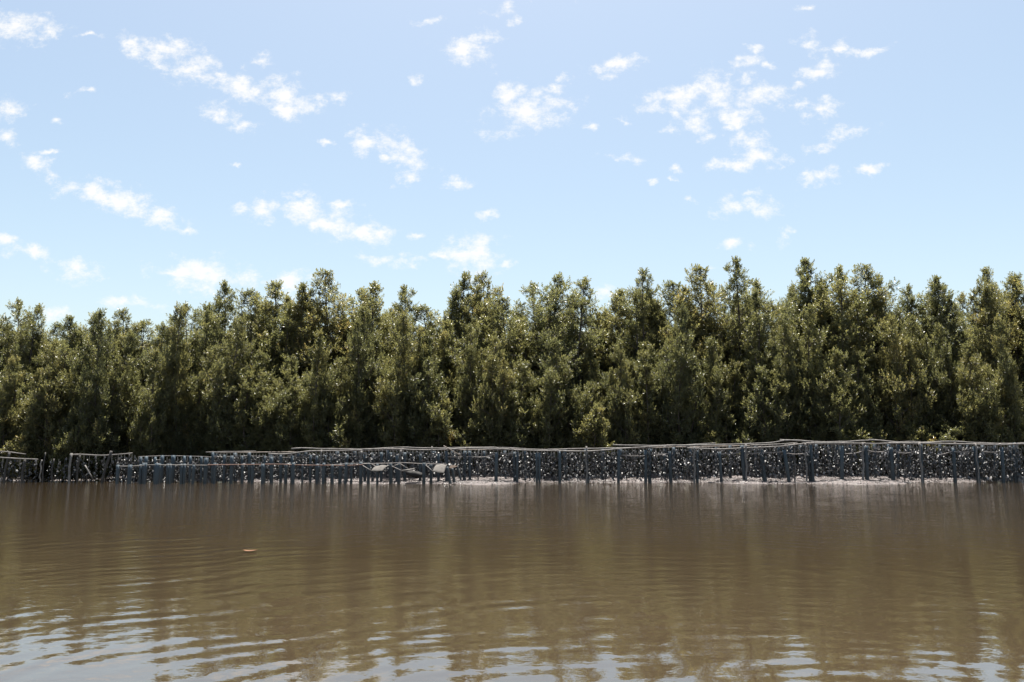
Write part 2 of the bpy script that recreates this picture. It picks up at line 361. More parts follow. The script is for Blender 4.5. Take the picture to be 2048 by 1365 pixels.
def water():
    xs = np.concatenate([np.linspace(-1500, -40, 16)[:-1], np.linspace(-40, -16, 60)[:-1], np.linspace(-16, -7, 110)[:-1], np.linspace(-7, 7, 330), np.linspace(7, 16, 110)[1:], np.linspace(16, 40, 60)[1:], np.linspace(40, 1500, 16)[1:]])
    yn = [2.6]
    while yn[-1] < 31.5: yn.append(yn[-1] + .018 + max(0, yn[-1] - 4) * .0042)
    ys = np.concatenate([np.linspace(-300, 2.6, 26)[:-1], np.array(yn)])
    X, Y = np.meshgrid(xs, ys)
    # boat-wake rings spreading from beside the viewer, broken up by slow drift
    wx = X + .30 * fbm(X, Y, 3.1, 21, 2); wy = Y + .30 * fbm(X, Y, 2.7, 22, 2)
    Z = np.zeros_like(X)
    for cx, cy, lam, amp, sd, wl, wr in ((3.5, 1.0, .50, .0024, 23, -.14, .62), (3.2, .4, .33, .0013, 24, -.12, .60), (-2.5, 5.0, .44, .0016, 25, .10, .35), (2.6, -1.0, .40, .0006, 26, 0, 1)):
        r = np.hypot(wx - cx, wy - cy)
        env = np.clip(.45 + .85 * fbm(X, Y, 3.6, sd, 2), .05, 1.4)
        Z += amp * env * np.clip(wr + wl * X, .12, 1.5) * np.exp(-np.maximum(r - 5, 0) / 16.0) * np.sin(2 * math.pi * r / lam)
    Z += .0016 * fbm(X, Y, .9, 31, 3) * np.exp(-np.maximum(Y - 4, 0) / 12.0)
    Z += .0045 * fbm(X, Y, 3.5, 33, 2) * np.exp(-np.maximum(Y - 4, 0) / 14.0)
    Z *= np.clip((Y - 1) / 1.5, 0, 1) * np.clip((45 - np.abs(X)) / 10, 0, 1) * np.clip((31.5 - Y) / 1, 0, 1)
    nx, ny = len(xs), len(ys); idx = np.arange(nx * ny).reshape(ny, nx)
    a, b, c, d = idx[:-1, :-1].ravel(), idx[:-1, 1:].ravel(), idx[1:, 1:].ravel(), idx[1:, :-1].ravel()
    T = np.concatenate([np.stack([a, b, c], 1), np.stack([a, c, d], 1)])
    obj('river_water', tri_mesh('river_water', np.stack([X.ravel(), Y.ravel(), Z.ravel()], 1), T, M_WATER, smooth=True), kind='structure')
water()

# ------------------------------------------------------------------ mangrove trees
def grow_tree(seed, H, R, n_br, n_ros, leaf, base=.13, spire=.8):
    r = np.random.default_rng(seed); random.seed(seed)
    wood = MB()
    bx, by = r.normal(0, .15, 2)
    def trunk_at(t):
        return np.array((bx * math.sin(t * 3.0) + .10 * H / 9 * math.sin(5 * t + seed), by * math.sin(t * 2.4) + .10 * H / 9 * math.sin(4 * t + 2 * seed), t * H * .985))
    ts = np.linspace(0, 1, 12)
    wood.tube([trunk_at(t) + np.array((0, 0, -.3 if t == 0 else 0)) for t in ts], [.075 * (H / 8) * (1 - t) + .008 for t in ts], 6)
    for k in range(7):                                   # stilt roots
        a = r.uniform(0, 6.283); l = r.uniform(.4, 1.0); h = r.uniform(.35, 1.0)
        p0 = trunk_at(h / H); dv = np.array((math.cos(a), math.sin(a), 0))
        wood.tube([p0, p0 + dv * l * .5 + np.array((0, 0, -.1 * h)), np.array((*(p0 + dv * l * .85)[:2], h * .4)), np.array((*(p0 + dv * l)[:2], -.25))], [.028, .025, .022, .02], 4)
    # several leaders of unequal height make a ragged crown of upright columns
    leaders = [(0.0, 0.0, 1.0, .74)]
    nl_ = 4 + seed % 4
    for q in range(nl_):
        a = q * 6.283 / nl_ + r.uniform(-.5, .5); d_ = r.uniform(.38, .72) * R
        leaders.append((math.cos(a) * d_, math.sin(a) * d_, r.uniform(.50, .92), r.uniform(.44, .66)))
    P = []; A = []; B = []; wts = []; lob = []; tops = []
    for li, (ox, oy, hf, rf) in enumerate(leaders):
        h0 = base * H * r.uniform(.7, 1.3); h1 = hf * H
        def lead(z):
            t = trunk_at(min(1, z / H)); e = min(1, max(0, z / (.35 * H))) ** .7
            w = .05 * H / 9 * math.sin(z * 1.9 + li * 2)
            return np.array((t[0] * (1 if li == 0 else .6) + ox * e + w, t[1] * (1 if li == 0 else .6) + oy * e - w, z))
        tops.append((lead(h1 * .985), hf, r.normal(0, .08)))
        if li: wood.tube([lead(z) for z in np.linspace(.12 * H, h1 * .97, 8)], [.045 * (H / 8) * (1 - k / 8) + .006 for k in range(8)], 5, cap=False)
        nb = int(n_br * (h1 - h0) / H * rf / 2.1 * 5 / (nl_ + .5)); tone = r.normal(0, .06)
        for i in range(nb):
            s = ((i + r.uniform(0, 1)) / nb) ** .95
            body = min(1, .62 + .38 * s / .5) * (1 - max(0, s - .52) / .48) ** spire
            Lr = R * rf * max(.16, body) * r.uniform(.4, 1.35)
            z = h0 + (h1 - h0) * s; az = i * 2.39996 + r.normal(0, .5)
            p0 = lead(max(.2, z - .5 * Lr)); up = Lr * r.uniform(.45, 1.15)
            end = p0 + np.array((math.cos(az) * Lr, math.sin(az) * Lr, up)); end[2] = min(end[2], h1 * .985)
            mid = p0 * .45 + end * .55 + np.array((0, 0, -.06 * Lr))
            wood.tube([p0, mid, end], [.010 + .012 * Lr, .008 + .006 * Lr, .004], 4, cap=False)
            lob.append((mid, end, .09 + .30 * Lr, tone + r.normal(0, .09))); wts.append(.12 + Lr)
    wts = np.array(wts) / sum(wts); cnt = np.maximum(3, (wts * n_ros)).astype(int)
    for (mid, end, rad, tn), c in zip(lob, cnt):
        f = r.beta(1.5, 1.1, c)[:, None] * 1.35 - .35
        ctr = mid + (end - mid) * f
        d = r.normal(0, 1, (c, 3)); d /= np.linalg.norm(d, axis=1)[:, None]
        rr = rad * r.uniform(.25, 1, c)[:, None] ** .5
        off = d * rr * np.array((1, 1, 1.15)); pos = ctr + off
        P.append(pos); ax = d * .8 + np.array((0, 0, .9)) + r.normal(0, .25, (c, 3)); A.append(ax)
        B.append(np.full(c, tn) + r.normal(0, .05, c))
        for q in range(0, c, 5):
            wood.tube([ctr[q] - off[q] * .1, pos[q]], [.006, .003], 3, cap=False)
    # the leading shoot
    for top, hf, tn in tops:
        c = max(6, n_ros // 260); spread_ = np.linspace(.02, .13, c)
        P.append(top + np.stack([r.normal(0, 1, c) * spread_, r.normal(0, 1, c) * spread_, -np.linspace(0, .65, c)], 1))
        A.append(np.tile((0, 0, 1.0), (c, 1)) + r.normal(0, .35, (c, 3))); B.append(r.normal(0, .06, c) + tn)
    P = np.concatenate(P); A = np.concatenate(A); A /= np.linalg.norm(A, axis=1)[:, None]; B = np.concatenate(B)
    n = len(P); k = 9
    ref = np.where(np.abs(A[:, 2:3]) > .9, np.array([[1., 0, 0]]), np.array([[0, 0, 1.]]))
    e1 = np.cross(A, ref); e1 /= np.linalg.norm(e1, axis=1)[:, None]; e2 = np.cross(A, e1)
    j = np.arange(k)
    az = j[None, :] * 2.39996 + r.uniform(0, 6.283, (n, 1)) + r.normal(0, .25, (n, k))
    el = (.25 + .95 * (j[None, :] / k)) + r.normal(0, .14, (n, k))          # angle off the axis: inner leaves upright
    dirv = (A[:, None, :] * np.cos(el)[..., None] + (e1[:, None, :] * np.cos(az)[..., None] + e2[:, None, :] * np.sin(az)[..., None]) * np.sin(el)[..., None])
    nor = (A[:, None, :] * np.sin(el)[..., None] - (e1[:, None, :] * np.cos(az)[..., None] + e2[:, None, :] * np.sin(az)[..., None]) * np.cos(el)[..., None]) + r.normal(0, .22, (n, k, 3))
    side = np.cross(dirv, nor); side /= np.linalg.norm(side, axis=2)[..., None]; nor = np.cross(side, dirv)
    Ln = leaf * r.uniform(.72, 1.15, (n, k, 1)); Wd = Ln * r.uniform(.40, .52, (n, k, 1))
    b0 = P[:, None, :] + dirv * .012 - A[:, None, :] * (j[None, :, None] * .021)
    v0 = b0; v4 = b0 + dirv * Ln - nor * Ln * .06
    vm = b0 + dirv * Ln * .52; v1 = vm + side * Wd * .5 + nor * Wd * .16; v3 = vm - side * Wd * .5 + nor * Wd * .16
    V = np.stack([v0, v1, v4, v3], 2).reshape(-1, 3); nl = n * k
    o = (np.arange(nl) * 4)[:, None]
    T = np.concatenate([o + np.array([[0, 2, 1]]), o + np.array([[0, 3, 2]])])
    tint = np.repeat((.36 + B[:, None] + r.normal(0, .09, (n, k)) - .0 * j[None, :]).ravel() + (r.uniform(0, 1, nl) > .992) * .5, 4)
    return wood.mesh('trunk', M_BARK), tri_mesh('crown', V, T, M_LEAF, np.clip(tint, 0, 1))

ADULT = [grow_tree(11 + i, 9.0, [1.3, 1.2, 1.4, 1.25, 1.4, 1.3][i], 250, 6600, .084, .10, [.50, .62, .46, .58, .42, .54][i]) for i in range(6)]
MIDS = [grow_tree(41 + i, 6.0, [1.15, 1.25, 1.05, 1.2][i], 165, 4600, .084, .10, .5) for i in range(4)]
YOUNG = [grow_tree(61 + i, 3.4, [.95, 1.05, .85][i], 95, 2200, .082, .12, .5) for i in range(3)]

def plant_tree(pair, H, x, y, ztop, wscale, label, group):
    z0 = float(mud_z(x, y))
    t = obj('mangrove_tree', None, None, (x, y, z0), label, 'tree', group)
    t.empty_display_size = .5
    s = (ztop - z0) / H
    t.scale = (wscale, wscale, s); t.rotation_euler = (random.uniform(-.045, .045), random.uniform(-.045, .045), random.uniform(0, 6.283))
    obj('trunk', pair[0], t); obj('crown', pair[1], t)
    return t

ORD = ['first', 'second', 'third', 'fourth', 'fifth', 'sixth', 'seventh', 'eighth', 'ninth', 'tenth', 'eleventh', 'twelfth', 'thirteenth', 'fourteenth',
       'fifteenth', 'sixteenth', 'seventeenth', 'eighteenth', 'nineteenth', 'twentieth']
ORD_LONG = ORD + ['twenty-' + w for w in ORD[:9]] + ['thirtieth'] + ['thirty-' + w for w in ORD[:9]]
def ordinal(i, n):
    """place counted from the nearer side of the picture"""
    def w(k):
        tens = {2: 'twenty', 3: 'thirty', 4: 'forty', 5: 'fifty'}
        return ORD[k] if k < 20 else tens[(k + 1) // 10] + '-' + ORD[(k + 1) % 10 - 1] if (k + 1) % 10 else {30: 'thirtieth', 40: 'fortieth', 50: 'fiftieth'}[k + 1]
    return (w(i) + ' from the left edge') if i < n / 2 else (w(n - 1 - i) + ' from the right edge')

SKYLINE = [(-70,600),(-25,592),(30,596),(75,604),(112,640),(150,632),(205,626),(245,616),(295,640),(365,602),(437,558),(490,580),(545,560),(578,585),(610,562),(660,535),
           (715,570),(762,563),(820,568),(850,615),(910,543),(972,537),(1015,590),(1050,562),(1117,545),(1170,553),(1215,590),(1242,580),(1295,533),(1350,563),
           (1392,530),(1440,560),(1478,513),(1540,553),(1597,512),(1640,565),(1680,530),(1728,530),(1765,548),(1805,568),(1862,558),(1895,550),(1955,533),
           (2005,545),(2045,550),(2090,548),(2140,540)]
random.seed(5)
vis = [p for p in SKYLINE if 0 <= p[0] <= 2048]
for i, (px, py) in enumerate(SKYLINE):
    Y = random.uniform(34.6, 36.6); p = at(px, py, Y)
    lab = None
    if (px, py) in vis:
        k = vis.index((px, py)); nb = [q[1] for q in SKYLINE[max(0, i - 1):i + 2] if q != (px, py)]
        look = 'tall spired' if py < min(nb) - 14 else 'low-topped' if py > max(nb) + 14 else 'pointed olive-green'
        lab = f'{look} mangrove on the skyline, treetop {ordinal(k, len(vis))}'
    else:
        lab = 'skyline mangrove standing just outside the ' + ('left' if px < 0 else 'right') + f' edge of the view, top {"higher" if i in (1, 46) else "lower"}'
    plant_tree(ADULT[(i * 5 + i // 6) % 6], 9.0, p[0], Y, p[2], random.uniform(.92, 1.4), lab, 'mangroves along the skyline')

random.seed(9)
MIDP = []
px = -60
while px < 2120:
    MIDP.append((px, random.uniform(600, 725), random.uniform(32.7, 33.9) - (1.2 if px < 330 else 0))); px += random.uniform(42, 66)
for i, (px, py, Y) in enumerate(MIDP):
    p = at(px, py, Y)
    plant_tree(MIDS[(i * 3 + i // 4) % 4], 6.0, p[0], Y, p[2], random.uniform(.74, .98),
               f'mid-height bushy mangrove in front of the skyline trees, {ordinal(i, len(MIDP))}', 'mid-height mangroves')
FRP = []
px = -40
while px < 2100:
    FRP.append((px, random.uniform(755, 845), random.uniform(32.7, 33.5) - (1.3 if px < 230 else 0))); px += random.uniform(44, 78)
for i, (px, py, Y) in enumerate(FRP):
    p = at(px, py, Y)
    plant_tree(YOUNG[(i * 2 + i // 3) % 3], 3.4, p[0], Y, p[2], random.uniform(.85, 1.15),
               f'short young mangrove directly behind the oyster racks, {ordinal(i, len(FRP))}', 'young mangroves behind the racks')
for row, Y0 in enumerate((38.6, 41.5, 45.5)):
    px = -110 + row * 20
    while px < 2170:
        Y = Y0 + random.uniform(-1, 1); p = at(px, float(np.interp(px, [q[0] for q in SKYLINE], [q[1] for q in SKYLINE])) + random.uniform(22, 75) + 10 * row, Y)
        plant_tree(random.choice(ADULT), 9.0, p[0], Y, p[2], random.uniform(.95, 1.2),
                   'mangrove of the rear rows glimpsed only through gaps between the skyline trees', 'mangroves of the rear rows')
        px += random.uniform(70, 105)

# ------------------------------------------------------------------ oyster farm: posts
Y_LOW, Y_MAIN, Y_BACK = 28.95, 29.95, 31.15
pipe_meshes = {}
def pipe_mesh(Lq, rad, bend):
    key = (Lq, rad, bend)
    if key not in pipe_meshes:
        b = MB(); n = 10; m = 7
        pts = [(bend * math.sin(math.pi * i / m), 0, Lq * i / m) for i in range(m + 1)]
        b.tube(pts, [rad * (1 + .05 * random.uniform(-1, 1)) for _ in pts], n, cap=False)
        base = len(b.v); topv = [b.v[m * n + k] for k in range(n)]; c = sum(topv) / n
        for dz, sc in ((0, .80), (-.12, .80)):
            for k in range(n): b.v.append(c + (topv[k] - c) * sc + np.array((0, 0, dz)))
        for k in range(n):
            k2 = (k + 1) % n
            b.f.append((m * n + k, m * n + k2, base + k2, base + k)); b.f.append((base + k, base + k2, base + n + k2, base + n + k))
        b.f.append(tuple(base + n + k for k in range(n)))
        pipe_meshes[key] = b.mesh('pipe_post', M_PIPE)
    return pipe_meshes[key]
def post(top, foot_px, Y, rad, label, group, stick=False, foot_py=None, name=None, dark=False):
    pt = np.array(at(top[0], top[1], Y)); q = at(foot_px, 955, Y); x0 = q[0]
    z0 = float(mud_z(x0, Y)); z0 = min(z0, .25) - .3
    if foot_py is not None: z0 = at(foot_px, foot_py, Y)[2]
    p0 = np.array((x0, Y, z0)); d = pt - p0; Lg = float(np.linalg.norm(d))
    me = stick_mesh(round(Lg * 5) / 5, round(rad, 3), dark) if stick else pipe_mesh(round(Lg * 5) / 5, round(rad, 3), random.choice((-.01, 0, .012)))
    o = obj(name or ('bamboo_post' if stick else 'pipe_post'), me, None, p0, label, 'post', group)
    o.scale = (1, 1, Lg / (round(Lg * 5) / 5))
    o.rotation_euler = (math.atan2(-d[1], d[2]), math.asin(max(-1, min(1, d[0] / Lg))), 0)
    return o
stick_meshes = {}
def stick_mesh(Lq, rad, dark=False):
    key = (Lq, rad, dark)
    if key not in stick_meshes:
        b = MB(); m = 12
        pts = [(.018 * math.sin(i * 1.1 + Lq), .012 * math.sin(i * 1.7), Lq * i / m) for i in range(m + 1)]
        b.tube(pts, [rad * (1.12 if i % 3 == 0 else .95) for i in range(m + 1)], 7)
        stick_meshes[key] = b.mesh('bamboo_post', M_DARK if dark else M_BAMBOO)
    return stick_meshes[key]

random.seed(3)
# front low row, standing in the shallow water on the left: (top x, top y, foot x, width px)
LOW = [(236,930,234,6),(261,930,257,8),(281,929,280,5),(288,926,286,6),(292,926,291,5),(316,927,314,11),(336,928,335,6),(341,928,340,5),(363,928,362,6),(369,928,367,6),(388,930,387,6),
       (413,916,411,8),(430,926,429,6),(464,912,463,7),(485,928,485,5),(506,926,505,6),(526,928,526,7),(543,914,543,7),(572,928,572,6),(587,926,587,7),(605,929,605,4),(635,928,634,7),
       (648,926,647,6),(665,930,667,5),(681,929,680,7),(693,926,691,6),(703,926,702,5),(722,924,722,7),(737,926,738,6),(755,928,755,5),(781,926,782,7),(798,926,798,6),(848,926,848,7),(862,928,863,6)]
for i, (tx, ty, fx, w) in enumerate(LOW):
    k = 'thick' if w >= 8 else 'thin' if w <= 5 else 'muddy'
    post((tx, ty), fx, Y_LOW + random.uniform(-.12, .2), w / FPX * 29 / 2, f'{k} blue-grey pipe post in the low row at the water, {ordinal(i, len(LOW))}', 'low posts at the water edge')
# main row
MAIN = [(282,914,281,5),(293,913,291,6),(311,914,310,5),(325,911,322,7),(347,911,345,8),(369,912,368,5),(381,912,380,5),(403,913,402,5),
        (426,905,426,5),(449,910,448,5),(484,912,484,5),(499,905,498,6),(529,912,529,5),(562,910,562,6),(584,912,584,6),(621,910,621,5),(634,912,634,5),(650,911,650,5),(662,912,663,4),
        (695,910,694,5),(730,908,730,6),(745,906,745,5),(763,905,763,6),(781,905,781,6),(794,911,794,6),(810,905,810,6),(841,908,841,6),(877,908,877,6),(893,902,893,6),
        (930,902,929,7),(939,902,940,6),(993,905,992,7),(1029,904,1030,7),(1035,904,1034,5),(1073,906,1074,5),(1079,906,1079,5),(1119,903,1119,6),(1172,899,1176,7),(1238,900,1236,6),
        (1291,900,1290,6),(1300,898,1299,7),(1339,903,1341,7),(1394,901,1394,6),(1439,904,1443,6),(1484,891,1490,8),(1522,899,1531,9),(1568,900,1580,7),(1614,901,1624,9),(1621,890,1626,6),
        (1684,892,1683,8),(1731,892,1733,8),(1781,895,1787,8),(1841,889,1845,6),(1906,896,1909,7),(1949,893,1957,8),(2003,895,2005,7),(2030,886,2031,8)]
for i, (tx, ty, fx, w) in enumerate(MAIN):
    lean = fx - tx
    k = 'left-leaning' if lean >= 5 else 'stout upright' if w >= 8 else 'slim upright' if w <= 5 else 'upright'
    post((tx, ty), fx, Y_MAIN + random.uniform(-.1, .1), w / FPX * 30 / 2, f'{k} blue pipe post carrying the oyster rails, {ordinal(i, len(MAIN))}', 'posts of the main oyster rack')
BACKP = [430,470,541,597,612,675,710,775,825,868,905,968,1010,1050,1130,1205,1241,1330,1347,1381,1432,1460,1511,1556,1581,1602,1632,1658,1674,1700,1749,1777,1796,1818,1879,1920,1935,1965,1989,2020]
for bi, tx in enumerate(BACKP):
    ty = np.interp(tx, [430, 700, 1100, 1400, 1600, 2048], [906, 902, 899, 893, 888, 888]) + random.uniform(-1, 4)
    post((tx, ty), tx + random.uniform(-2, 3), Y_BACK + random.uniform(-.25, .25), random.uniform(5, 7.5) / FPX * 31 / 2, f'blue pipe post half hidden behind the oyster strings, {ordinal(bi, len(BACKP))}', 'posts of the rear oyster rack')
# bamboo uprights and slanted sticks: top, foot, width, Y, label
STK = [((142,907),138,5,29.2,None,'pale upright pole where the left rail ends'),((159,910),152,4,29.6,None,'thin pole leaning just right of the pale upright pole'),
       ((222,902),194,6,29.4,None,'dark pole slanting strongly across the left rail'),((83,920),80,3,28.6,965,'thin pale stick standing in open water at left'),
       ((49,919),42,5,29.4,None,'dark leaning pole under the left bamboo rail'),((18,905),4,5,29.5,None,'dark pole slanting down at the left picture edge'),
       ((107,918),103,3,29.8,None,'crooked thin pole in the dark gap at left'),((90,905),84,2.5,29.7,None,'thin twig pole rising beside the water stick'),
       ((258,907),254,3,29.5,None,'thin pale pole under the right end of left rail'),
       ((642,900),641,3.5,29.8,None,'pale bamboo upright left of the rope-hung mats'),((722,902),722,4.5,29.6,None,'pale bamboo upright left of first grey mat'),
       ((801,900),801,3.5,29.7,None,'pale bamboo upright between the two grey mats'),((863,893),862,2.5,29.8,None,'thin bamboo upright above the second grey mat'),
       ((957,898),957,3,30.2,None,'short pale bamboo upright right of the mats'),((1172,893),1174,4,29.8,None,'pale bamboo upright tied to leaning post right of centre'),
       ((1388,893),1389,4.5,29.8,None,'pale bamboo upright doubling a pipe post under double rails'),((1491,889),1493,4.5,29.8,None,'pale bamboo upright beside the first strongly leaning post'),
       ((1588,887),1590,3.5,30.0,None,'thin bamboo upright between the leaning posts at right'),((1610,886),1614,3.5,29.8,None,'thin bamboo upright touching the stoutest leaning post'),
       ((1725,885),1726,4.5,29.8,None,'pale straight bamboo upright above the bright mud'),((1838,886),1845,5,29.8,None,'pale bamboo upright leaning over the dark mud hollow'),
       ((1951,888),1958,3,29.75,None,'crooked bamboo upright near the right edge'),((1808,889),1809,3.5,30.2,None,'short grey bamboo upright behind a sagging rope')]
for (tp, fx, w, Y, fpy, lab) in STK:
    post(tp, fx, Y, w / FPX * Y / 2 * .85, lab, None, stick=True, foot_py=fpy, dark=(tp[0] < 130 and tp[0] != 83) or tp[0] in (159, 222, 258))

# ------------------------------------------------------------------ rails and ropes
def polyline(pts, step=10):
    pts = np.array(pts, float); d = np.concatenate([[0], np.cumsum(np.hypot(*np.diff(pts, axis=0).T))])
    n = max(3, int(d[-1] / step)); t = np.linspace(0, d[-1], n + 1)
    return np.stack([np.interp(t, d, pts[:, 0]), np.interp(t, d, pts[:, 1])], 1)
def rail(pts, Y, wpx, mat, label, name='bamboo_rail', cat='rail', group='rails of the oyster racks', dY=0.0, jit=.012, taper=.25, ties=()):
    q = polyline(pts); W3 = []
    for i, (a, b) in enumerate(q):
        p = np.array(at(a, b, Y + dY * i / len(q))); p += (0, random.uniform(-jit, jit), random.uniform(-jit, jit) * .6); W3.append(p)
    for _ in range(1): W3 = [W3[0]] + [W3[i] * .5 + (W3[i - 1] + W3[i + 1]) * .25 for i in range(1, len(W3) - 1)] + [W3[-1]]
    org = W3[0]; n = len(W3); r0 = wpx / FPX * Y / 2 * .78
    rad = [r0 * (1 - taper * i / n) * (1.18 if i % 4 == 0 else 1) for i in range(n)]
    b = MB().tube([p - org for p in W3], rad, 7); o = obj(name, b.mesh(name, mat), None, org, label, cat, group)
    for tx in ties:
        if q[0][0] + 4 < tx < q[-1][0] - 4:
            k = int(np.argmin(np.abs(q[:, 0] - tx))); k = min(max(k, 1), n - 2); d = W3[k + 1] - W3[k - 1]; d /= np.linalg.norm(d); c = W3[k] - org
            mb = MB()
            for e in (-.028, 0, .028): mb.tube([c + d * (e - .013), c + d * (e - .004), c + d * (e + .004), c + d * (e + .013)], [r0 * 1.15, r0 * 1.55, r0 * 1.55, r0 * 1.15], 8)
            mb.tube([c + (0, -r0, .01), c + (.012, -r0 * 1.5, -.10), c + (.02, -r0 * 1.5, -.16)], .007, 4)
            obj('rope_lashing', mb.mesh('rope_lashing', M_ROPE), o)
    return o
random.seed(12)
R_ = [([(-20,902),(15,904),(52,909)],29.6,3,'upper pale rail cut by the left picture edge'),
      ([(-20,914),(40,918),(76,919)],29.3,3.5,'lower pale rail cut by the left picture edge'),
      ([(140,910),(165,909),(200,912),(240,909),(265,907)],29.4,3.5,'pale rail resting on the slanting pole at left'),
      ([(412,905),(450,904),(512,903)],30.0,2.6,'short pale rail left of the long double rails'),
      ([(414,915),(500,912),(560,916),(640,915),(700,914)],30.2,2.2,'thin grey rail behind the low posts'),
      ([(278,914),(340,912),(420,914)],30.2,2.2,'thin grey rail above the leftmost blue posts'),
      ([(537,908),(560,909.5),(585,907.5),(615,902.5),(680,902),(735,900)],29.85,4,'bowed lower rail left of the first grey mat'),
      ([(583,898),(600,896),(640,898),(735,899)],30.25,3.6,'upper rail starting left of the first grey mat'),
      ([(725,899),(770,898),(850,900.5),(905,899)],29.85,4,'lower rail above the two grey mats'),
      ([(733,899),(775,896.5),(805,895),(870,897),(915,896)],30.25,3.4,'upper rail above the two grey mats'),
      ([(895,899),(940,897),(990,898),(1070,902),(1125,902)],29.85,4,'lower rail right of the second grey mat'),
      ([(905,896),(975,895),(1015,896),(1060,899),(1120,901)],30.25,3.2,'upper rail right of the second grey mat'),
      ([(1105,902),(1172,903.5),(1240,898),(1300,894),(1345,891)],29.85,4,'rail rising rightwards from the picture centre'),
      ([(1095,900),(1160,898),(1240,896.5),(1262,896)],30.1,3.6,'short rail lying over the rising centre rail'),
      ([(1226,890),(1300,892),(1370,890.5),(1432,886.5)],30.3,3,'thin upper rail above the twin pipe posts'),
      ([(1330,891.5),(1390,891),(1430,890),(1480,889),(1540,886.5),(1568,881.5)],30.0,4,'pale rail rising to the tallest rail end'),
      ([(1375,897),(1440,899),(1490,896.5),(1560,893.5),(1612,887)],29.85,4,'lower rail crossing in front of the leaning posts'),
      ([(1500,891),(1560,889),(1595,886)],30.2,3.6,'short rail wedged between the crossing rails'),
      ([(1560,881),(1595,881.5),(1640,885.5),(1690,884),(1750,880.5)],30.1,4.5,'bright upper rail over the right leaning posts'),
      ([(1605,887.5),(1680,886.5),(1760,888),(1790,887)],29.85,4.2,'bright lower rail above the sunlit mud mound'),
      ([(1738,880),(1760,881),(1790,885),(1830,883.5),(1850,886.5)],30.1,4.2,'upper rail with a kink near the right edge'),
      ([(1780,887),(1840,887),(1900,888.5),(2000,890),(2080,888)],29.85,4.6,'long bright lower rail leaving at the right edge'),
      ([(1842,886),(1900,883),(1950,886),(2000,888),(2080,886)],30.15,4,'upper rail leaving at the right edge')]
for pts, Y, w, lab in R_: rail(pts, Y, w, M_BAMBOO, lab, ties=[q[0] for q in MAIN if q[1] < 906] if Y < 30 else ())
LOWR = [([(236,933),(262,933),(300,930),(360,930.5),(425,931)],28.9,2.6,M_BAMBOO,'thin low rail along the leftmost low posts'),
        ([(415,930.5),(480,930),(560,929),(610,931),(660,931)],28.85,2.8,M_RED,'reddish low rail along the middle low posts'),
        ([(640,931),(690,931.5),(726,930)],28.85,2.8,M_RED,'reddish lower end rail left of first mat'),
        ([(655,931),(695,928),(740,927)],29.1,2.2,M_BAMBOO,'thin pale low rail meeting the first mat frame'),
        ([(722,928),(780,927),(806,926)],28.95,2.2,M_ROPE,'thin pale low rail above the first grey mat'),
        ([(806,926),(850,928),(893,929)],28.95,2.2,M_ROPE,'thin pale low rail running to the second grey mat')]
for pts, Y, w, m, lab in LOWR: rail(pts, Y, w, m, lab, group='low rails at the water')
BACKR = [([(420,906),(560,905),(700,902)],'rear rail behind the low posts at left'),([(690,902),(850,900),(1000,900)],'rear rail behind the grey mats'),
         ([(985,900),(1150,899),(1300,896)],'rear rail behind the centre posts'),([(1290,896),(1450,893),(1600,889)],'rear rail behind the leaning posts'),([(1590,889),(1800,888),(2070,889)],'rear rail behind the right posts')]
for pts, lab in BACKR: rail(pts, 31.15, 3.4, M_STICK, lab, group='rear rails of the oyster racks')
ROPES = [([(895,914),(907,915),(925,914)],'pale rope level with the leaning pipes'),([(936,913),(950,915),(965,915.5),(980,913),(992,908)],'slack rope right of the leaning pipes'),
         ([(1005,908),(1018,909),(1028,908)],'short taut rope between centre posts'),([(1245,911),(1270,913),(1290,912)],'slack rope left of the twin pipe posts'),
         ([(1302,909),(1320,910),(1338,908)],'slack rope right of the twin pipe posts'),([(1442,907),(1462,909.5),(1482,904)],'slack rope left of the first leaning post'),
         ([(1494,906),(1508,909),(1522,905)],'slack rope right of the first leaning post'),([(1524,905),(1545,906),(1566,904)],'rope joining the two middle leaning posts'),
         ([(1572,907),(1595,910),(1614,906)],'rope left of the stoutest leaning post'),([(1690,908),(1710,908),(1728,902)],'rope left of the post on the mud mound'),
         ([(1736,902),(1755,905.5),(1777,902)],'sagging rope right of the post on the mud mound'),([(1788,902),(1800,907),(1815,908.5),(1834,901)],'deep sagging rope left of kinked bamboo'),
         ([(1874,911),(1890,908),(1905,903)],'rope rising to a post near the right edge'),([(1909,904),(1925,906),(1948,902)],'slack rope between the two last leaning posts'),
         ([(1962,903),(1985,906),(2003,903)],'slack rope at the right edge')]
for pts, lab in ROPES: rail(pts, 29.82, 1.9, M_ROPE, lab, name='sagging_rope', cat='rope', group='ropes between the posts', jit=.004, taper=0)
rail([(887,892),(905,902),(922,912)], 29.75, 2.6, M_STICK, 'loose stick slanting down across the rails', name='loose_stick', cat='stick', group=None)
rail([(170,931),(176,942),(185,957)], 29.5, 3.5, M_BAMBOO, 'pale bent branch lying in the dark at left', name='fallen_branch', cat='branch', group=None)

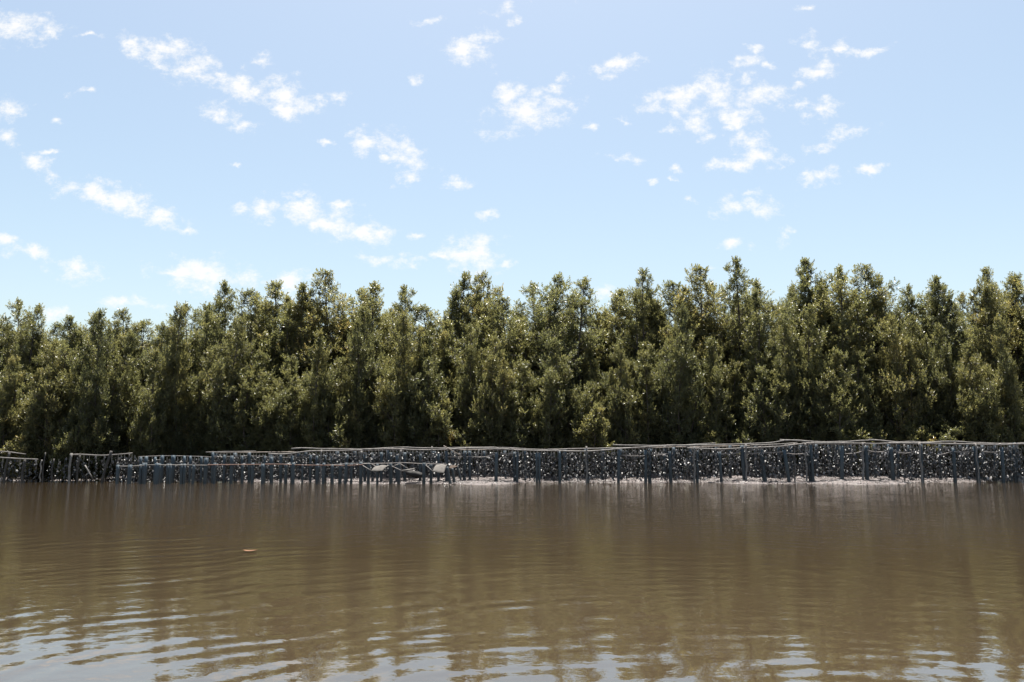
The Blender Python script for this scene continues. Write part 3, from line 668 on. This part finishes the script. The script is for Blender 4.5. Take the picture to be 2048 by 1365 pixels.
# ------------------------------------------------------------------ hanging oysters
def shell_geo(r, size):
    n = 6; th = np.arange(n) * 2 * math.pi / n
    rad = size * r.uniform(.75, 1.2, n); v = [np.array((math.cos(t) * q * .72, 0, math.sin(t) * q)) for t, q in zip(th, rad)]
    v += [np.array((0, -size * .30, size * .1)), np.array((0, size * .22, 0))]
    a = r.uniform(0, 6.283); b = r.normal(0, .6)
    R1 = np.array([[math.cos(a), -math.sin(a), 0], [math.sin(a), math.cos(a), 0], [0, 0, 1]]); R2 = np.array([[1, 0, 0], [0, math.cos(b), -math.sin(b)], [0, math.sin(b), math.cos(b)]])
    v = [R1 @ R2 @ q for q in v]
    f = [(k, (k + 1) % n, n) for k in range(n)] + [((k + 1) % n, k, n + 1) for k in range(n)]
    return v, f
def string_geo(r, Lg, nsh, V, F, Tn, off=(0, 0, 0)):
    off = np.array(off)
    for i in range(nsh):
        z = -.06 - (Lg - .08) * (i + r.uniform(.2, .8)) / nsh
        c = off + np.array((r.normal(0, .045), r.normal(0, .045), z)); v, f = shell_geo(r, r.uniform(.030, .058)); b = len(V)
        V += [q + c for q in v]; F += [tuple(k + b for k in ff) for ff in f]; Tn += [r.uniform(0, 1)] * len(v)
r = np.random.default_rng(77)
STR = []
for k in range(20):
    V, F, Tn = [], [], []; string_geo(r, 1.0, 24, V, F, Tn)
    c = MB().tube([(0, 0, .02), (.006, 0, -.5), (0, 0, -1.0)], .006, 4)
    STR.append((c.mesh('cord', M_CORD), mesh('shells', V, F, M_SHELL, attr=Tn)))
RAILPX = np.array([0, 130, 140, 265, 280, 420, 430, 540, 620, 735, 905, 1125, 1240, 1300, 1440, 1560, 1610, 1800, 2048], float)
RAILPY = np.array([916, 918, 910, 909, 914, 914, 905, 908, 903, 900, 899, 902, 898, 894, 893, 889, 887, 887, 889], float)
px = 6.0; cnt = 0; random.seed(21); mx_ = [q[0] for q in MAIN]; last_i, in_bay = None, 0
while px < 2060 and cnt < 298:
    Y = 29.98 + random.uniform(-.10, .16) if px > 430 else 30.2 + random.uniform(-.1, .2)
    tp = at(px, np.interp(px, RAILPX, RAILPY) + 1.5, Y); zb = float(mud_z(tp[0], Y)) + random.uniform(.05, .22); Lg = tp[2] - zb
    zone = ('left of the low posts' if px < 230 else 'behind the low posts at left' if px < 700 else 'around the grey mats' if px < 930 else
            'between the upright posts right of the mats' if px < 1440 else 'between the leaning posts at right' if px < 1660 else 'above the bright mud at right')
    if not (78 < px < 100):
        me = random.choice(STR)
        pi = sum(1 for q in mx_ if q <= px) - 1
        in_bay = in_bay + 1 if pi == last_i else 0; last_i = pi
        lab = (f'muddy oyster string, {ORD[in_bay]} right of the rail post {ordinal(pi, len(MAIN))}' if pi >= 0 else
               f'muddy oyster string left of all rail posts, {ORD_LONG[in_bay]} from the left edge')
        s = obj('oyster_string', me[0], None, tp, lab, 'oysters', 'oyster strings ' + zone)
        s.scale = (1.15, 1.15, Lg); s.rotation_euler = (0, random.uniform(-.03, .03), random.uniform(-.5, .5))
        obj('shells', me[1], s)['kind'] = 'stuff'; cnt += 1
    px += random.uniform(5.2, 8.4) if px > 230 else random.uniform(9, 16)
V, F, Tn = [], [], []
for row, Y0 in enumerate((30.55, 31.2)):
    px = 235 + row * 5
    while px < 2060:
        Y = Y0 + random.uniform(-.15, .15); tp = at(px, np.interp(px, RAILPX, RAILPY) + 2, Y); zb = float(mud_z(tp[0], Y)) + random.uniform(.05, .25)
        string_geo(r, tp[2] - zb, 18, V, F, Tn, tp); px += random.uniform(7, 12)
obj('rear_oyster_strings', mesh('rear_oyster_strings', V, F, M_SHELL, attr=Tn), None, None, 'mass of oyster strings hanging in the rear rows of the racks', 'oysters', kind='stuff')
V, F, Tn = [], [], []
for i in range(5200):
    x = random.uniform(-21, 21); y = float(edge_y(x)) + abs(random.gauss(.1, 1.1)); z = float(mud_z(x, y)); v, f = shell_geo(r, r.uniform(.012, .045)); b = len(V)
    V += [np.array((q[0], q[1], q[2] * .5)) + (x, y, z + .004) for q in v]; F += [tuple(k + b for k in ff) for ff in f]; Tn += [r.uniform(.1, 1)] * len(v)
obj('shell_litter', mesh('shell_litter', V, F, M_SHELL, attr=Tn), None, None, 'broken shells and lumps strewn over the wet mud', 'shells', kind='stuff')

# ------------------------------------------------------------------ hung mats, sack, leaning pipes
def patch(name, corners, mat, sag, parent, curl=0.0, nu=8, nv=8, thick=.018):
    c = [np.array(q) for q in corners]; V = []
    for s in (0, 1):
        for j in range(nv + 1):
            for i in range(nu + 1):
                u, w = i / nu, j / nv
                p = c[0] * (1 - u) * (1 - w) + c[1] * u * (1 - w) + c[2] * u * w + c[3] * (1 - u) * w
                p = p + np.array((0, 0, -sag * math.sin(math.pi * w) * math.sin(math.pi * u) + curl * math.sin(math.pi * w) + .008 * math.sin(9 * u + 4 * w) - s * thick)); V.append(p)
    F = []; st = (nu + 1) * (nv + 1)
    for j in range(nv):
        for i in range(nu):
            a = j * (nu + 1) + i; F.append((a, a + 1, a + nu + 2, a + nu + 1)); F.append((st + a + nu + 1, st + a + nu + 2, st + a + 1, st + a))
    rim = [i for i in range(nu + 1)] + [j * (nu + 1) + nu for j in range(1, nv + 1)] + [nv * (nu + 1) + i for i in range(nu - 1, -1, -1)] + [j * (nu + 1) for j in range(nv - 1, 0, -1)]
    for a, b in zip(rim, rim[1:] + rim[:1]): F.append((b, a, st + a, st + b))
    return obj(name, mesh(name, V, F, mat, True), parent)
def mat_thing(label, fl, bl, br, fr, Yf, Yb, poles):
    A, B, C, D = (np.array(at(*fl, Yf)), np.array(at(*bl, Yb)), np.array(at(*br, Yb)), np.array(at(*fr, Yf)))
    org = (A + D) / 2; t = obj('hung_mat', None, None, org, label, 'mat')
    patch('matting', [A - org, D - org, C - org, B - org], M_MAT, -.03, t, .05)
    for (p, Yp, q, Yq) in poles:
        b = MB().tube([np.array(at(*p, Yp)) - org, np.array(at(*q, Yq)) - org], .017, 6); obj('support_pole', b.mesh('support_pole', M_BAMBOO), t)
mat_thing('grey sheet of matting stretched on poles, left one of two', (742,942), (757,931.5), (779,931), (765,942), 28.55, 29.0, [((723,930),28.9,(742,941.5),28.55), ((741,927.5),29.2,(757,936),28.8)])
mat_thing('grey ribbed matting draped beside the leaning pipes, right one of two', (865,943), (875,928.5), (894.5,929), (888,946.5), 28.5, 29.0, [((852,931),28.9,(865,942.5),28.5)])
fr = obj('bare_pole_frame', None, None, at(805, 942, 28.6), 'bare V of poles with no matting between the two mats', 'frame')
for p, Yp, q, Yq, w in (((784,933),28.9,(805,942.5),28.6,.016), ((801,928),29.1,(816,938),28.8,.014), ((805,942),28.6,(829,938.5),28.75,.03), ((785,932.5),28.9,(800,928),29.1,.013)):
    o3 = np.array(fr.location); obj('pole', MB().tube([np.array(at(*p, Yp)) - o3, np.array(at(*q, Yq)) - o3], w, 6).mesh('pole', M_BAMBOO), fr)
def sack():
    c = np.array(at(829, 949, 29.35)); V = []; F = []; nu, nv = 14, 9
    for j in range(nv + 1):
        ph = math.pi * j / nv
        for i in range(nu):
            th = 2 * math.pi * i / nu; q = np.array((.32 * math.cos(ph), .17 * math.sin(ph) * math.cos(th), .13 * math.sin(ph) * math.sin(th)))
            q *= 1 + .10 * math.sin(3 * th + 5 * ph) + .06 * math.sin(7 * ph + th); q[2] -= .05 * math.cos(ph) * 1.0; V.append(q)
    for j in range(nv):
        for i in range(nu): F.append((j * nu + i, j * nu + (i + 1) % nu, (j + 1) * nu + (i + 1) % nu, (j + 1) * nu + i))
    o = obj('muddy_sack', mesh('muddy_sack', V, F, M_SACK, True), None, c, 'dark lumpy sack slumped on mud under the bare poles', 'sack')
sack()
for i, (tp, bt, Y, lab) in enumerate([((894,934),(901,964),28.75,'longest of three pipes leaning beside the right mat'),((904,937),(909,961),28.95,'middle one of three pipes leaning beside the right mat'),
                                 ((914,932),(922,957),29.3,'rearmost of three pipes leaning beside the right mat')]):
    post(tp, bt[0], Y, [6, 5.5, 4.5][i] / FPX * 29 / 2, lab, None, foot_py=bt[1] + 4, name='leaning_pipe')
o3 = np.array(at(906, 933, 29.1))
M_SCRAP = plain('brown_cloth', (.06, .045, .036), .9, .2)
patch('cloth_scrap', [np.array(at(898,937,29.0)) - o3, np.array(at(906,936,29.0)) - o3, np.array(at(917,932,29.2)) - o3, np.array(at(900,931,29.2)) - o3], M_SCRAP, .02, None, 0, 5, 4, .01)
cs = bpy.data.objects['cloth_scrap']; cs.location = o3; cs['label'] = 'brown scrap of cloth caught on the leaning pipes'; cs['category'] = 'cloth'

# ------------------------------------------------------------------ floating orange leaf
def floating_leaf():
    d = ray(500, 1104.5); k = -CAM[2] / d[2]; c = np.array((d[0] * k, d[1] * k, 0.012))
    V = []; F = []; n = 8; Lf, Wf = .17, .055
    for i in range(n + 1):
        u = i / n; w = Wf * math.sin(math.pi * min(1, u * .97 + .015)) ** .7
        for s in (-1, 0, 1): V.append(((u - .5) * Lf, s * w, .006 * abs(s) + .010 * (u - .5) ** 2 * 4))
    for i in range(n):
        for s in range(2): F.append((i * 3 + s, i * 3 + s + 1, i * 3 + s + 4, i * 3 + s + 3))
    o = obj('floating_leaf', mesh('floating_leaf', V, F, M_ORANGE, True), None, c, 'single orange leaf floating on the brown water', 'leaf'); o.rotation_euler = (0, 0, .12)
floating_leaf()
